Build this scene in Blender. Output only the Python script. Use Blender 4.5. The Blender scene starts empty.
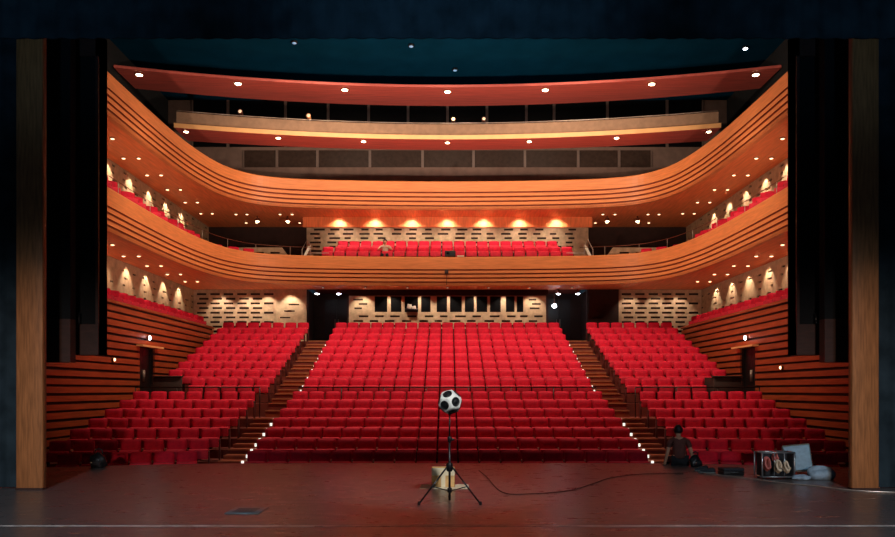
import bpy, bmesh, math, random
from math import sin, cos, pi, radians as R, atan, sqrt
from mathutils import Vector, Matrix
random.seed(7)
S = bpy.context.scene
C = S.collection

# ------------------------------------------------------------------ materials
def lin(c):
    return tuple(((v/255)/12.92 if v/255 <= .04045 else ((v/255+.055)/1.055)**2.4) for v in c)
def mat(name, rgb, rough=.6, metal=0, var=.12, scale=6, stretch=(1,1,1), bump=0, spec=.5, emit=None, es=0, coat=0):
    m = bpy.data.materials.new(name); m.use_nodes = True
    nt = m.node_tree; b = nt.nodes['Principled BSDF']
    b.inputs['Roughness'].default_value = rough; b.inputs['Metallic'].default_value = metal
    b.inputs['Specular IOR Level'].default_value = spec; b.inputs['Coat Weight'].default_value = coat
    tc = nt.nodes.new('ShaderNodeTexCoord'); mp = nt.nodes.new('ShaderNodeMapping')
    mp.inputs['Scale'].default_value = stretch
    nz = nt.nodes.new('ShaderNodeTexNoise'); nz.inputs['Scale'].default_value = scale; nz.inputs['Detail'].default_value = 5
    nt.links.new(tc.outputs['Object'], mp.inputs['Vector']); nt.links.new(mp.outputs['Vector'], nz.inputs['Vector'])
    cr = nt.nodes.new('ShaderNodeValToRGB'); c = lin(rgb)
    cr.color_ramp.elements[0].color = (*[v*(1-var*2) for v in c], 1); cr.color_ramp.elements[0].position = .3
    cr.color_ramp.elements[1].color = (*[min(1, v*(1+var*1.2)) for v in c], 1); cr.color_ramp.elements[1].position = .7
    nt.links.new(nz.outputs['Fac'], cr.inputs['Fac']); nt.links.new(cr.outputs['Color'], b.inputs['Base Color'])
    if bump:
        bp = nt.nodes.new('ShaderNodeBump'); bp.inputs['Strength'].default_value = bump; bp.inputs['Distance'].default_value = .02
        nt.links.new(nz.outputs['Fac'], bp.inputs['Height']); nt.links.new(bp.outputs['Normal'], b.inputs['Normal'])
    if emit:
        b.inputs['Emission Color'].default_value = (*lin(emit), 1); b.inputs['Emission Strength'].default_value = es
    return m
M = {}
M['seat'] = mat('red_fabric', (204,16,52), .75, var=.10, scale=9, bump=.15, spec=.25)
M['seat_lit'] = mat('red_fabric_lit', (222,44,68), .7, var=.08, scale=9, spec=.3)  # same fabric as the backs, made paler to show light from above
M['seat_side'] = mat('dark_wood_side', (72,16,16), .5, var=.15)
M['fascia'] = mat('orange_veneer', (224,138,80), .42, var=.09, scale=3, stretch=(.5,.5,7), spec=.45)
M['groove'] = mat('orange_veneer_shaded', (140,62,32), .7, var=.1, scale=3)  # same wood as the fascia, darkened for the shade inside the grooves
M['soffit'] = mat('red_brown_veneer', (246,142,86), .5, var=.09, scale=2.2, stretch=(6,.5,1), spec=.4)
M['canopy'] = mat('red_canopy_veneer', (216,108,96), .5, var=.10, scale=2.2, stretch=(.4,7,1), spec=.4)
M['plank'] = mat('wall_plank', (172,78,40), .5, var=.15, scale=2.2, stretch=(1,.5,8), spec=.4)
M['plank_gap'] = mat('wall_gap', (40,10,8), .8, var=.1)
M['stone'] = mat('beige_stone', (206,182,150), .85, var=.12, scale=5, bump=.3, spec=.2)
M['stone_shaded'] = mat('beige_stone_shaded', (172,146,114), .85, var=.12, scale=5, bump=.3, spec=.2)  # same stone, darkened for the shade between the wall washers
M['slot'] = mat('slot_dark', (46,26,18), .9, var=.1)
M['lip'] = mat('pale_veneer', (246,188,124), .5, var=.05, scale=2)  # light wood, made paler in place of lamplight on the gallery edge
M['parapet'] = mat('taupe_plaster', (150,122,98), .8, var=.08, scale=4)
M['greywall'] = mat('grey_brown_plaster', (112,92,82), .8, var=.08, scale=3)
M['glass'] = mat('dark_glass', (13,14,16), .4, var=.05, spec=.08)
M['glass_b'] = mat('brown_glass', (58,46,40), .4, var=.12, spec=.08)
M['mullion'] = mat('mullion_paint', (104,88,80), .5, var=.05)
M['ceiling'] = mat('ceiling_paint', (10,62,88), .9, var=.08, scale=1.2, spec=0)
M['upperwall'] = mat('dark_upper_paint', (34,36,38), .9, var=.1, spec=.1)
M['black'] = mat('black_velvet', (38,50,57), .95, var=.2, scale=3, spec=0)
M['blackp'] = mat('black_paint', (16,17,19), .45, var=.1)
M['brownp'] = mat('dark_brown_panel', (52,28,22), .55, var=.2, scale=4, stretch=(1,1,5))
M['darkwall'] = mat('dark_brown_wall', (48,26,20), .8, var=.15, scale=3)
M['pillar'] = mat('pillar_wood', (150,98,58), .5, var=.18, scale=5, stretch=(6,6,.5), spec=.4)
M['carpet'] = mat('tier_floor', (110,40,26), .7, var=.15, scale=3)
M['step'] = mat('step_wood', (150,66,34), .5, var=.15, scale=3)
M['nosing'] = mat('step_nosing', (176,110,76), .4, var=.05)
M['rail'] = mat('steel_rail', (196,184,172), .3, metal=.7, var=.03)
M['drail'] = mat('dark_rail', (36,22,20), .4, metal=.4, var=.05)
M['white'] = mat('white_paint', (226,222,206), .5, var=.05)
M['lens'] = mat('black_cone', (16,19,24), .45, var=.15)
M['body'] = mat('speaker_white', (224,228,226), .4, var=.06, scale=12)
M['metal'] = mat('stand_metal', (34,34,38), .35, metal=.6, var=.1)
M['card'] = mat('cardboard', (212,170,112), .85, var=.14, scale=10)
M['paper'] = mat('pale_paper', (226,214,184), .8, var=.06)
M['alu'] = mat('aluminium', (150,156,160), .35, metal=.8, var=.1)
M['casein'] = mat('case_lining', (22,26,34), .8, var=.2)
M['lid'] = mat('blue_grey_board', (120,156,178), .6, var=.10, scale=14)
M['lid2'] = mat('grey_board_edge', (96,98,92), .6, var=.1)
M['cloth'] = mat('blue_grey_cloth', (130,154,172), .85, var=.14, scale=14, bump=.5)
M['coil_p'] = mat('pink_cable', (176,92,86), .5, var=.1)
M['coil_w'] = mat('cream_cable', (200,184,158), .5, var=.1)
M['coil_b'] = mat('blue_cable', (60,90,130), .5, var=.1)
M['skin'] = mat('skin', (198,140,110), .6, var=.05)
M['hair'] = mat('black_hair', (14,12,12), .6, var=.2, scale=40)
M['shirt'] = mat('brown_shirt', (96,50,42), .85, var=.12, scale=10)
M['trouser'] = mat('black_trousers', (20,20,24), .85, var=.1)
M['wshirt'] = mat('white_shirt', (196,182,160), .85, var=.06)
M['plate'] = mat('blue_grey_plate', (110,130,138), .4, metal=.5, var=.1)
M['tape'] = mat('pale_floor_strip', (190,176,168), .5, var=.25, scale=5)
M['lamp'] = mat('lamp_glow', (255,228,190), .5, emit=(255,220,170), es=14)
M['lamp_w'] = mat('lamp_glow_white', (240,250,255), .5, emit=(235,245,255), es=18)
M['lamp_s'] = mat('lamp_glow_small', (255,210,170), .5, emit=(255,200,150), es=3)
M['lamp_e'] = mat('lamp_step', (235,235,235), .5, emit=(235,232,225), es=1.1)
M['lamp_d'] = mat('lamp_dim', (255,230,200), .5, emit=(255,220,180), es=.35)
M['panel'] = mat('panel_black', (10,14,17), .7, var=.1, spec=.2)
M['lamp_b'] = mat('lamp_glow_blue', (150,190,220), .5, emit=(130,180,220), es=.5)
M['fit'] = mat('lamp_fitting', (120,70,50), .4, metal=.5, var=.05)

def stage_floor_mat():
    m = bpy.data.materials.new('stage_boards'); m.use_nodes = True
    nt = m.node_tree; b = nt.nodes['Principled BSDF']; N = nt.nodes.new; L = nt.links.new
    tc = N('ShaderNodeTexCoord')
    br = N('ShaderNodeTexBrick'); br.inputs['Scale'].default_value = 1
    br.inputs['Brick Width'].default_value = 2.44; br.inputs['Row Height'].default_value = 1.22
    br.inputs['Mortar Size'].default_value = .006; br.inputs['Mortar Smooth'].default_value = .3
    br.inputs['Color1'].default_value = (.066,.054,.052,1); br.inputs['Color2'].default_value = (.076,.062,.059,1)
    br.inputs['Mortar'].default_value = (.03,.024,.022,1)
    L(tc.outputs['Object'], br.inputs['Vector'])
    mp = N('ShaderNodeMapping'); mp.inputs['Scale'].default_value = (1,3.2,1); L(tc.outputs['Object'], mp.inputs['Vector'])
    n1 = N('ShaderNodeTexNoise'); n1.inputs['Scale'].default_value = 2.2; n1.inputs['Detail'].default_value = 8; n1.inputs['Roughness'].default_value = .7
    L(mp.outputs['Vector'], n1.inputs['Vector'])
    cr = N('ShaderNodeValToRGB'); cr.color_ramp.elements[0].position = .56; cr.color_ramp.elements[0].color = (0,0,0,1)
    cr.color_ramp.elements[1].position = .78; cr.color_ramp.elements[1].color = (.35,.35,.35,1)
    L(n1.outputs['Fac'], cr.inputs['Fac'])
    mx = N('ShaderNodeMix'); mx.data_type = 'RGBA'
    L(cr.outputs['Color'], mx.inputs[0]); L(br.outputs['Color'], mx.inputs[6]); mx.inputs[7].default_value = (.17,.15,.14,1)
    mp2 = N('ShaderNodeMapping'); mp2.inputs['Scale'].default_value = (1.2,14,1); mp2.inputs['Rotation'].default_value = (0,0,.12); L(tc.outputs['Object'], mp2.inputs['Vector'])
    n2 = N('ShaderNodeTexNoise'); n2.inputs['Scale'].default_value = 1.6; n2.inputs['Detail'].default_value = 6; n2.inputs['Roughness'].default_value = .75
    L(mp2.outputs['Vector'], n2.inputs['Vector'])
    c2 = N('ShaderNodeValToRGB'); c2.color_ramp.elements[0].position = .62; c2.color_ramp.elements[0].color = (0,0,0,1)
    c2.color_ramp.elements[1].position = .72; c2.color_ramp.elements[1].color = (.55,.55,.55,1); L(n2.outputs['Fac'], c2.inputs['Fac'])
    m2 = N('ShaderNodeMix'); m2.data_type = 'RGBA'; L(c2.outputs['Color'], m2.inputs[0]); L(mx.outputs[2], m2.inputs[6]); m2.inputs[7].default_value = (.26,.23,.22,1)
    L(m2.outputs[2], b.inputs['Base Color'])
    r2 = N('ShaderNodeValToRGB'); r2.color_ramp.elements[0].position = .3; r2.color_ramp.elements[0].color = (.24,.24,.24,1)
    r2.color_ramp.elements[1].position = .75; r2.color_ramp.elements[1].color = (.38,.38,.38,1)
    L(n1.outputs['Fac'], r2.inputs['Fac']); L(r2.outputs['Color'], b.inputs['Roughness'])
    b.inputs['Specular IOR Level'].default_value = .55
    bp = N('ShaderNodeBump'); bp.inputs['Strength'].default_value = .03; bp.inputs['Distance'].default_value = .01
    L(n1.outputs['Fac'], bp.inputs['Height']); L(bp.outputs['Normal'], b.inputs['Normal'])
    return m
M['stage'] = stage_floor_mat()

# ------------------------------------------------------------------ mesh helpers
class MB:
    def __init__(s): s.v = []; s.f = []; s.mi = []; s.sm = []
    def add(s, vs, fs, mi=0, smooth=False):
        o = len(s.v); s.v += [tuple(v) for v in vs]
        for f in fs: s.f.append([o+i for i in f]); s.mi.append(mi); s.sm.append(smooth)
        return s
    def box(s, x0, x1, y0, y1, z0, z1, mi=0, mtx=None):
        vs = [Vector(p) for p in ((x0,y0,z0),(x1,y0,z0),(x1,y1,z0),(x0,y1,z0),(x0,y0,z1),(x1,y0,z1),(x1,y1,z1),(x0,y1,z1))]
        if mtx: vs = [mtx @ v for v in vs]
        return s.add(vs, [(0,3,2,1),(4,5,6,7),(0,1,5,4),(1,2,6,5),(2,3,7,6),(3,0,4,7)], mi)
    def rbox(s, x0, x1, y0, y1, z0, z1, r, mi=0, mtx=None, seg=2):
        bm = bmesh.new(); bmesh.ops.create_cube(bm, size=1)
        bmesh.ops.scale(bm, vec=(x1-x0,y1-y0,z1-z0), verts=bm.verts)
        bmesh.ops.translate(bm, vec=((x0+x1)/2,(y0+y1)/2,(z0+z1)/2), verts=bm.verts)
        bmesh.ops.bevel(bm, geom=bm.edges[:], offset=r, segments=seg, affect='EDGES', profile=.5)
        return s.frombm(bm, mi, mtx, True)
    def frombm(s, bm, mi=0, mtx=None, smooth=False):
        bm.verts.index_update()
        vs = [(mtx @ v.co if mtx else v.co.copy()) for v in bm.verts]
        s.add(vs, [[v.index for v in f.verts] for f in bm.faces], mi, smooth); bm.free(); return s
    def prism(s, poly, z0, z1, mi=0, mis=None):
        n = len(poly); vs = [(x,y,z0) for x,y in poly]+[(x,y,z1) for x,y in poly]
        s.add(vs, [list(range(n))[::-1], [n+i for i in range(n)]]+[(i,(i+1)%n,n+(i+1)%n,n+i) for i in range(n)], mi); return s
    def tube(s, pts, r, mi=0, n=6, caps=True):
        pts = [Vector(p) for p in pts]; vs = []; fs = []
        rs = r if isinstance(r, (list,tuple)) else [r]*len(pts)
        for i, p in enumerate(pts):
            t = (pts[min(i+1,len(pts)-1)]-pts[max(i-1,0)]).normalized()
            up = Vector((0,0,1)) if abs(t.z) < .9 else Vector((1,0,0))
            a = t.cross(up).normalized(); b = a.cross(t)
            vs += [p+(a*cos(2*pi*k/n)+b*sin(2*pi*k/n))*rs[i] for k in range(n)]
        for i in range(len(pts)-1):
            fs += [(i*n+k, i*n+(k+1)%n, (i+1)*n+(k+1)%n, (i+1)*n+k) for k in range(n)]
        if caps: fs += [list(range(n))[::-1], [(len(pts)-1)*n+k for k in range(n)]]
        return s.add(vs, fs, mi, True)
    def lathe(s, prof, mi=0, n=16, mtx=None):
        vs = []; fs = []
        for r, z in prof: vs += [Vector((r*cos(2*pi*k/n), r*sin(2*pi*k/n), z)) for k in range(n)]
        for i in range(len(prof)-1): fs += [(i*n+k, i*n+(k+1)%n, (i+1)*n+(k+1)%n, (i+1)*n+k) for k in range(n)]
        fs += [list(range(n))[::-1], [(len(prof)-1)*n+k for k in range(n)]]
        if mtx: vs = [mtx @ v for v in vs]
        return s.add(vs, fs, mi, True)
    def sweep(s, curve, prof, mis):
        """closed profile (offset inwards, z) swept along an open plan curve"""
        n = len(prof); m = len(curve); vs = []
        for i, (x, y) in enumerate(curve):
            a = curve[max(i-1,0)]; b = curve[min(i+1,m-1)]
            t = Vector((b[0]-a[0], b[1]-a[1])).normalized(); nx, ny = t.y, -t.x
            vs += [(x+nx*o, y+ny*o, z) for o, z in prof]
        o = len(s.v); s.v += vs
        for i in range(m-1):
            for k in range(n):
                s.f.append([o+i*n+k, o+i*n+(k+1)%n, o+(i+1)*n+(k+1)%n, o+(i+1)*n+k]); s.mi.append(mis[k]); s.sm.append(False)
        s.f.append([o+k for k in range(n)]); s.mi.append(mis[0]); s.sm.append(False)
        s.f.append([o+(m-1)*n+k for k in range(n)][::-1]); s.mi.append(mis[0]); s.sm.append(False)
        return s
    def mesh(s, name, mats):
        me = bpy.data.meshes.new(name); me.from_pydata(s.v, [], s.f)
        for m in mats: me.materials.append(m)
        me.polygons.foreach_set('material_index', s.mi); me.polygons.foreach_set('use_smooth', s.sm)
        bm = bmesh.new(); bm.from_mesh(me); bmesh.ops.recalc_face_normals(bm, faces=bm.faces[:]); bm.to_mesh(me); bm.free()
        me.update(); return me
    def build(s, name, mats, parent=None, loc=None):
        if not isinstance(mats, (list,tuple)): mats = [mats]
        o = bpy.data.objects.new(name, s.mesh(name, mats)); C.objects.link(o)
        if loc: o.location = loc
        if parent: o.parent = parent
        return o
def tag(o, label, cat, group=None, kind=None):
    o['label'] = label; o['category'] = cat
    if group: o['group'] = group
    if kind: o['kind'] = kind
    return o
def thing(name, label, cat, loc=(0,0,0), rz=0, group=None):
    o = bpy.data.objects.new(name, None); C.objects.link(o); o.location = loc; o.rotation_euler.z = rz
    o.empty_display_size = .1
    return tag(o, label, cat, group)
def struct(o): o['kind'] = 'structure'; return o
def dup(root, loc, rz, label, group=None):
    r = root.copy(); C.objects.link(r); r.location = loc; r.rotation_euler.z = rz; r['label'] = label
    if group: r['group'] = group
    for ch in list(root.children):
        c = ch.copy(); C.objects.link(c); c.parent = r
        for g in ch.children:
            d = g.copy(); C.objects.link(d); d.parent = c
    return r
ORD = ['first','second','third','fourth','fifth','sixth','seventh','eighth','ninth','tenth','eleventh','twelfth','thirteenth',
       'fourteenth','fifteenth','sixteenth','seventeenth','eighteenth','nineteenth','twentieth','twenty-first','twenty-second']
def smoothcurve(pts, sub=6):
    out = []
    for i in range(len(pts)-1):
        p0 = pts[max(i-1,0)]; p1 = pts[i]; p2 = pts[i+1]; p3 = pts[min(i+2,len(pts)-1)]
        for k in range(sub):
            t = k/sub
            out.append(tuple(.5*((2*p1[j])+(-p0[j]+p2[j])*t+(2*p0[j]-5*p1[j]+4*p2[j]-p3[j])*t*t+(-p0[j]+3*p1[j]-3*p2[j]+p3[j])*t**3) for j in range(2)))
    out.append(pts[-1]); return out
def mirror_curve(half): return half + [(-x, y) for x, y in half[::-1] if abs(x) > 1e-6]

# ------------------------------------------------------------------ camera
cd = bpy.data.cameras.new('camera'); cam = bpy.data.objects.new('camera', cd); C.objects.link(cam)
cam.location = (0,0,1.6); cam.rotation_euler = (pi/2,0,0)
cd.sensor_width = 36; cd.lens = 780/895*36; cd.shift_y = 121.5/895; cd.clip_end = 200
S.camera = cam

# ------------------------------------------------------------------ stage floor
edge = [(-13,15.0),(-9,15.95),(-7,16.55),(-5,17.0),(-3,17.1),(3,17.1),(5,17.0),(7,16.55),(9,15.95),(13,15.0)]
struct(MB().prism([(-13,1)]+edge+[(13,1)], -1.5, 0).build('floor', M['stage']))
struct(MB().box(-12,12,9.16,9.205,0,.004).build('trim_1', M['tape']))

# ------------------------------------------------------------------ tiers of the hall
NR = 16
DK = [19.25+.95*k for k in range(7)] + [27.0+.95*k for k in range(9)]
FK = [-.78,-.54,-.30,-.06,.18,.43,.69,1.14,1.46,1.78,2.10,2.42,2.75,3.08,3.41,3.74]
SK = [.30,.24,.19,.15,.12,.10,.08,.05,.03,.02,.01,0,0,0,0,0]
XIN, XOUT = 6.15, 10.5
hall = MB().box(-10.5,10.5,14.2,36.9,-1.7,FK[0]-.02)
for k in range(1, NR):
    d = DK[k]-.40; s = SK[k]*(XOUT-XIN)
    hall.prism([(-XOUT,d-s),(-XIN,d),(XIN,d),(XOUT,d-s),(XOUT,36.9),(-XOUT,36.9)], FK[k]-.30 if k != 7 else FK[k]-.5, FK[k])
struct(hall.build('floor_hall', M['carpet']))

# aisle stairs
def aisle(side, label):
    t = thing('aisle_stairs', label, 'stairs', (side*5.58, 18.4, FK[0]), 0, 'stepped aisles between the seat blocks')
    o = Vector(t.location)
    def part(name, x0,x1,y0,y1,z0,z1, m, nm=None):
        b = MB().box(x0-o.x, x1-o.x, y0-o.y, y1-o.y, z0-o.z, z1-o.z)
        if nm: b.box(x0-o.x, x1-o.x, y0-o.y-.02, y0-o.y+.03, z1-o.z-.03, z1-o.z+.006, 1)
        return b.build(name, [m, nm] if nm else m, t)
    xa, xb = sorted((side*5.06, side*6.10))
    for k in range(1, NR):
        d = DK[k]-.40; zf = FK[k]; zp = FK[k-1]
        part('step', xa, xb, d-.46, d, zp, (zf+zp)/2, M['step'], M['nosing'])
        part('step', xa, xb, d-.005, d+.42, zf-.02, zf+.015, M['step'], M['nosing'])
        for dd, zz in ((d-.46, (zf+zp)/2), (d, zf)):
            xl = side*(5.44 if k < 7 else 5.27)
            hw = .03 if k < 7 else .022
            part('step_light', xl-hw, xl+hw, dd-.075, dd-.021, zz-(.065 if k < 7 else .06), zz+(.02 if k < 7 else -.015), M['lamp_e'])
    return t
aisle(-1, 'wooden stepped aisle left of the centre seats with small edge lights')
aisle(1, 'wooden stepped aisle right of the centre seats with small edge lights')

# ------------------------------------------------------------------ theatre seat
def seat_meshes():
    bm = bmesh.new()                                   # backrest: arched top, cushioned front
    W, H, nx, nz = .482, .47, 8, 7
    grid = {}
    for side in (0, 1):
        for i in range(nx+1):
            for j in range(nz+1):
                u = i/nx*2-1; v = j/nz
                x = u*W/2*(1-.02*max(0,(v-.8)/.2)**2)
                z = .40+v*(H-.022*u**4*v*v)
                e = (1-abs(u)**6)*(1-abs(v*2-1)**6)
                y = (.11+.06*v) + (-.035*e-.012 if side == 0 else .05+.01*e)
                y -= .018*u*u*(0 if side else 1)*e
                grid[side,i,j] = bm.verts.new((x,y,z))
    for side in (0, 1):
        for i in range(nx):
            for j in range(nz):
                bm.faces.new([grid[side,a,b] for a,b in ((i,j),(i+1,j),(i+1,j+1),(i,j+1))])
    for i in range(nx):
        for j in (0, nz): bm.faces.new([grid[0,i,j],grid[0,i+1,j],grid[1,i+1,j],grid[1,i,j]])
    for j in range(nz):
        for i in (0, nx): bm.faces.new([grid[0,i,j],grid[0,i,j+1],grid[1,i,j+1],grid[1,i,j]])
    back = MB().frombm(bm, 0, None, True)
    cush = MB().rbox(-.24,.24,-.17,.06,.36,.615,.03, 0, None, 3)
    arms = []
    for s in (-1, 1):
        x = s*.2475
        a = MB().rbox(x-.013,x+.013,-.10,.20,.0,.50,.008,0,None,1).rbox(x-.0145,x+.0145,-.13,.16,.50,.56,.012,0,None,2)
        arms.append(a)
    return back, cush, arms
back_mb, cush_mb, arm_mbs = seat_meshes()
ME_BACK = back_mb.mesh('backrest', [M['seat']]); ME_CUSH = cush_mb.mesh('seat', [M['seat_lit']])
ME_ARM = [a.mesh('armrest', [M['seat_side']]) for a in arm_mbs]
seats = []                                              # (x, y, z, rz, block, row, index from left, count)
P_C = .5262
for k in range(NR):
    for i in range(19): seats.append(((i-9)*P_C, DK[k], FK[k], 0, 'centre', k, i, 19))
    n = 6 if k == 0 else 5 if k == 7 else 7
    pitch = .535 if k == 0 else .555
    th = atan(SK[k])
    for side in (-1, 1):
        for q in range(n):
            r = (q+.5)*pitch
            x = side*(XIN+r*cos(th)); y = DK[k]-r*sin(th)
            i = n-1-q if side < 0 else q
            seats.append((x, y, FK[k], -side*th, 'left' if side < 0 else 'right', k, i, n))
order = sorted(range(len(seats)), key=lambda j: seats[j][0]**2+seats[j][1]**2)
near, far = order[:300], order[300:]
seat0 = None
def seat_label(b, k, i, n):
    where = {'centre':'centre block', 'left':'left block', 'right':'right block'}[b]
    if i == (n-1)//2 and n % 2: pos = 'middle one'
    elif i == 0: pos = 'leftmost'
    elif i == n-1: pos = 'rightmost'
    elif i < n/2: pos = ORD[i]+' from the left'
    else: pos = ORD[n-1-i]+' from the right'
    return f'red theatre seat, {pos} in the {"front" if k == 0 else ORD[k]} row of the {where}'
for j in near:
    x, y, z, rz, b, k, i, n = seats[j]
    grp = {'centre':'red theatre seats of the centre block','left':'red theatre seats of the left side block','right':'red theatre seats of the right side block'}[b]
    if seat0 is None:
        seat0 = thing('theatre_seat', seat_label(b,k,i,n), 'seat', (x,y,z), rz, grp)
        for nm, me in (('backrest',ME_BACK),('seat',ME_CUSH),('armrest',ME_ARM[0]),('armrest',ME_ARM[1])):
            o = bpy.data.objects.new(nm, me); C.objects.link(o); o.parent = seat0
    else: dup(seat0, (x,y,z), rz, seat_label(b,k,i,n), grp)
rest = [seats[j][:4] for j in far]
for side in (-1, 1):
    for q in range(20): rest.append((side*11.02, 21.6+q*.69, 4.04, -side*R(40)))           # lower side galleries
    for q in range(18):
        if q % 3 != 2: rest.append((side*10.4, 21.4+q*.68, 7.24, -side*R(42)))               # upper side galleries
    for q, (gx, gy) in enumerate(((10.35,33.0),(9.9,33.65),(9.35,34.2),(8.8,34.6))): rest.append((side*gx, gy, 7.04, -side*R(40-q*6)))
for q in range(21): rest.append(((q-10)*.545, 35.45, 7.27, 0))
for q in range(19): rest.append(((q-9)*.545, 36.45, 7.72, 0))
big = MB()
def addm(mb, mtx, mi):
    big.add([mtx @ Vector(v) for v in mb.v], mb.f, mi, True)
for x, y, z, rz in rest:
    mt = Matrix.Translation((x,y,z)) @ Matrix.Rotation(rz,4,'Z')
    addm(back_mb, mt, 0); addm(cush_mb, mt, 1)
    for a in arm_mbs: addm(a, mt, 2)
tag(big.build('theatre_seats', [M['seat'],M['seat_lit'],M['seat_side']]), 'distant rows of red theatre seats at the back, in the side galleries and on the balcony', 'seats', None, 'stuff')

# low partitions that replace the outer seats of the row behind the cross aisle
for side, w in ((-1,'left'),(1,'right')):
    xa, xb = sorted((side*9.0, side*9.95))
    o = MB().rbox(xa,xb,26.35,26.5,1.14,2.03,.02,0,None,1).rbox(xa-.02,xb+.02,26.31,26.54,2.03,2.08,.015,0,None,1).box(xa,xa+.12,26.5,27.3,1.14,2.03).build('low_partition', M['darkwall'])
    tag(o, f'low dark brown partition beside the {w} side door', 'partition')
# cross-aisle rails
def rail(x0, x1, label):
    t = thing('handrail', label, 'railing', (x0,25.75,.69), 0, 'thin dark rails along the cross aisle')
    L = x1-x0; MB().tube([(0,0,1.0),(L,0,1.0)], .022).build('rail', M['drail'], t)
    n = max(2, int(L/1.3))
    for i in range(n+1): MB().tube([(L*i/n,0,0),(L*i/n,0,1.0)], .018).build('post', M['drail'], t)
rail(-10.3,-6.2,'thin dark rail behind the lower left side seats'); rail(-4.9,4.9,'long thin dark rail across the centre seats'); rail(6.2,10.3,'thin dark rail behind the lower right side seats')

# ------------------------------------------------------------------ slotted stone walls
def slotted(mb, mtx, u0, u1, z0, z1, rows, th=.12):
    """rows: list of (zlow, zhigh, [(ua,ub),...]); wall in local x=u, y depth away from the hall, z"""
    z = z0
    for zl, zh, sl in rows:
        if zl > z: mb.box(u0,u1,0,th,z,zl,0,mtx)
        u = u0
        for a, b in sl:
            if a > u: mb.box(u,a,0,th,zl,zh,0,mtx)
            u = b
        if u < u1: mb.box(u,u1,0,th,zl,zh,0,mtx)
        z = zh
    if z < z1: mb.box(u0,u1,0,th,z,z1,0,mtx)
    mb.box(u0,u1,th*.45,th+.03,z0,z1,1,mtx)
def regular_rows(u0, u1, z0, z1, du=.62, w=.45, dz=.215, h=.095, jit=0):
    rows = []; z = z0+.1; r = 0
    while z+h < z1-.03:
        sl = []; u = u0+.14+(.1 if r % 2 else 0)
        while u+w < u1-.05:
            ww = w*(1-jit*random.random()); off = jit*.3*random.random()
            if random.random() > jit*.35: sl.append((u+off, u+off+ww))
            u += du
        rows.append((z, z+h, sl)); z += dz; r += 1
    return rows
def stone_wall(name, u0, u1, z0, z1, d, **kw):
    mb = MB(); slotted(mb, Matrix.Translation((0,d,0)), u0, u1, z0, z1, regular_rows(u0,u1,z0,z1,**kw))
    return struct(mb.build(name, [M['stone'],M['slot']]))
for side, w in ((-1,'left'),(1,'right')):
    mb = MB()
    for z0, z1 in ((3.7,6.23),(7.0,9.6)):
        mt = Matrix(((0,side,0,side*11.72),(1,0,0,0),(0,0,1,0),(0,0,0,1)))
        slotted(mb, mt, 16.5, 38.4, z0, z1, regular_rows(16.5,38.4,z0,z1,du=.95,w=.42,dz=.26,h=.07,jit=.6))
    struct(mb.build('wall_'+w+'_stone', [M['stone_shaded'],M['slot']]))
    mb = MB(); a, b = sorted((side*13.1, side*13.3)); mb.box(a,b,14,40,9.6,15.2)
    struct(mb.build('wall_'+w+'_upper', M['upperwall']))
    # boarded lower wall with a door opening
    mb = MB(); a, b = sorted((side*10.5, side*10.58)); a2, b2 = sorted((side*10.56, side*10.72))
    z = -1.3; i = 0
    D0, D1, ZT = 26.62, 27.98, 3.07
    while z < 4.33:
        z1 = min(z+(.155 if i % 3 else .17), 4.4); r = random.Random(i+5)
        for y0, y1 in ([(16.0,D0),(D1,35.0)] if z < ZT and z1 > 1.0 else [(16.0,35.0)]):
            mb.box(a,b,y0,y1,z,z1,0)
        z += .235; i += 1
    mb.box(a2,b2,16.0,D0,-1.4,4.36,1).box(a2,b2,D1,35.0,-1.4,4.36,1).box(a2,b2,D0,D1,ZT,4.36,1).box(a2,b2,D0,D1,-1.4,1.0,1)
    a3, b3 = sorted((side*10.46, side*10.72)); mb.box(a3,b3,16.0,35.0,4.33,4.42,0)
    struct(mb.build('wall_'+w, [M['plank'],M['plank_gap']]))
    a4, b4 = sorted((side*10.66, side*10.71))
    dr = struct(MB().box(a4,b4,D0,D0+.67,.69,ZT).box(a4,b4,D0+.69,D1,.69,ZT).build('door_'+('1' if side < 0 else '2'), M['blackp']))
    x = side*10.63; MB().tube([(x,D0+.62,1.9),(x,D0+.62,2.3)], .018).tube([(x,D0+.74,1.9),(x,D0+.74,2.3)], .018).build('door_handle', M['rail'], dr)
    a5, b5 = sorted((side*10.28, side*10.5))
    struct(MB().box(a5,b5,D0-.3,D1+.3,3.08,3.14).build('trim_'+('2' if side < 0 else '3'), M['lip']))
    l = thing('exit_lamp', f'small round white lamp above the {w} side door', 'lamp', (side*10.5,27.3,3.42))
    mt = Matrix.Rotation(-side*pi/2,4,'Y')
    MB().lathe([(.09,0),(.09,.05),(.07,.07)],0,12,mt).build('housing', M['fit'], l)
    MB().lathe([(.075,.06),(.06,.10),(.02,.115)],0,12,mt).build('bulb', M['lamp_w'], l)
    l = thing('wall_lamp', f'tiny amber lamp on the {w} boarded wall near the stage', 'lamp', (side*10.5,24.45,2.55 if side < 0 else 2.3))
    MB().lathe([(.08,0),(.08,.06)],0,10,mt).build('housing', M['fit'], l); MB().lathe([(.06,.05),(.04,.09)],0,10,mt).build('bulb', M['lamp_s'], l)
    # gallery floor behind the boarded wall
    a, b = sorted((side*10.6, side*11.72)); struct(MB().box(a,b,16.5,36.0,3.55,3.75).build('floor_gallery', M['carpet']))

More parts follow.
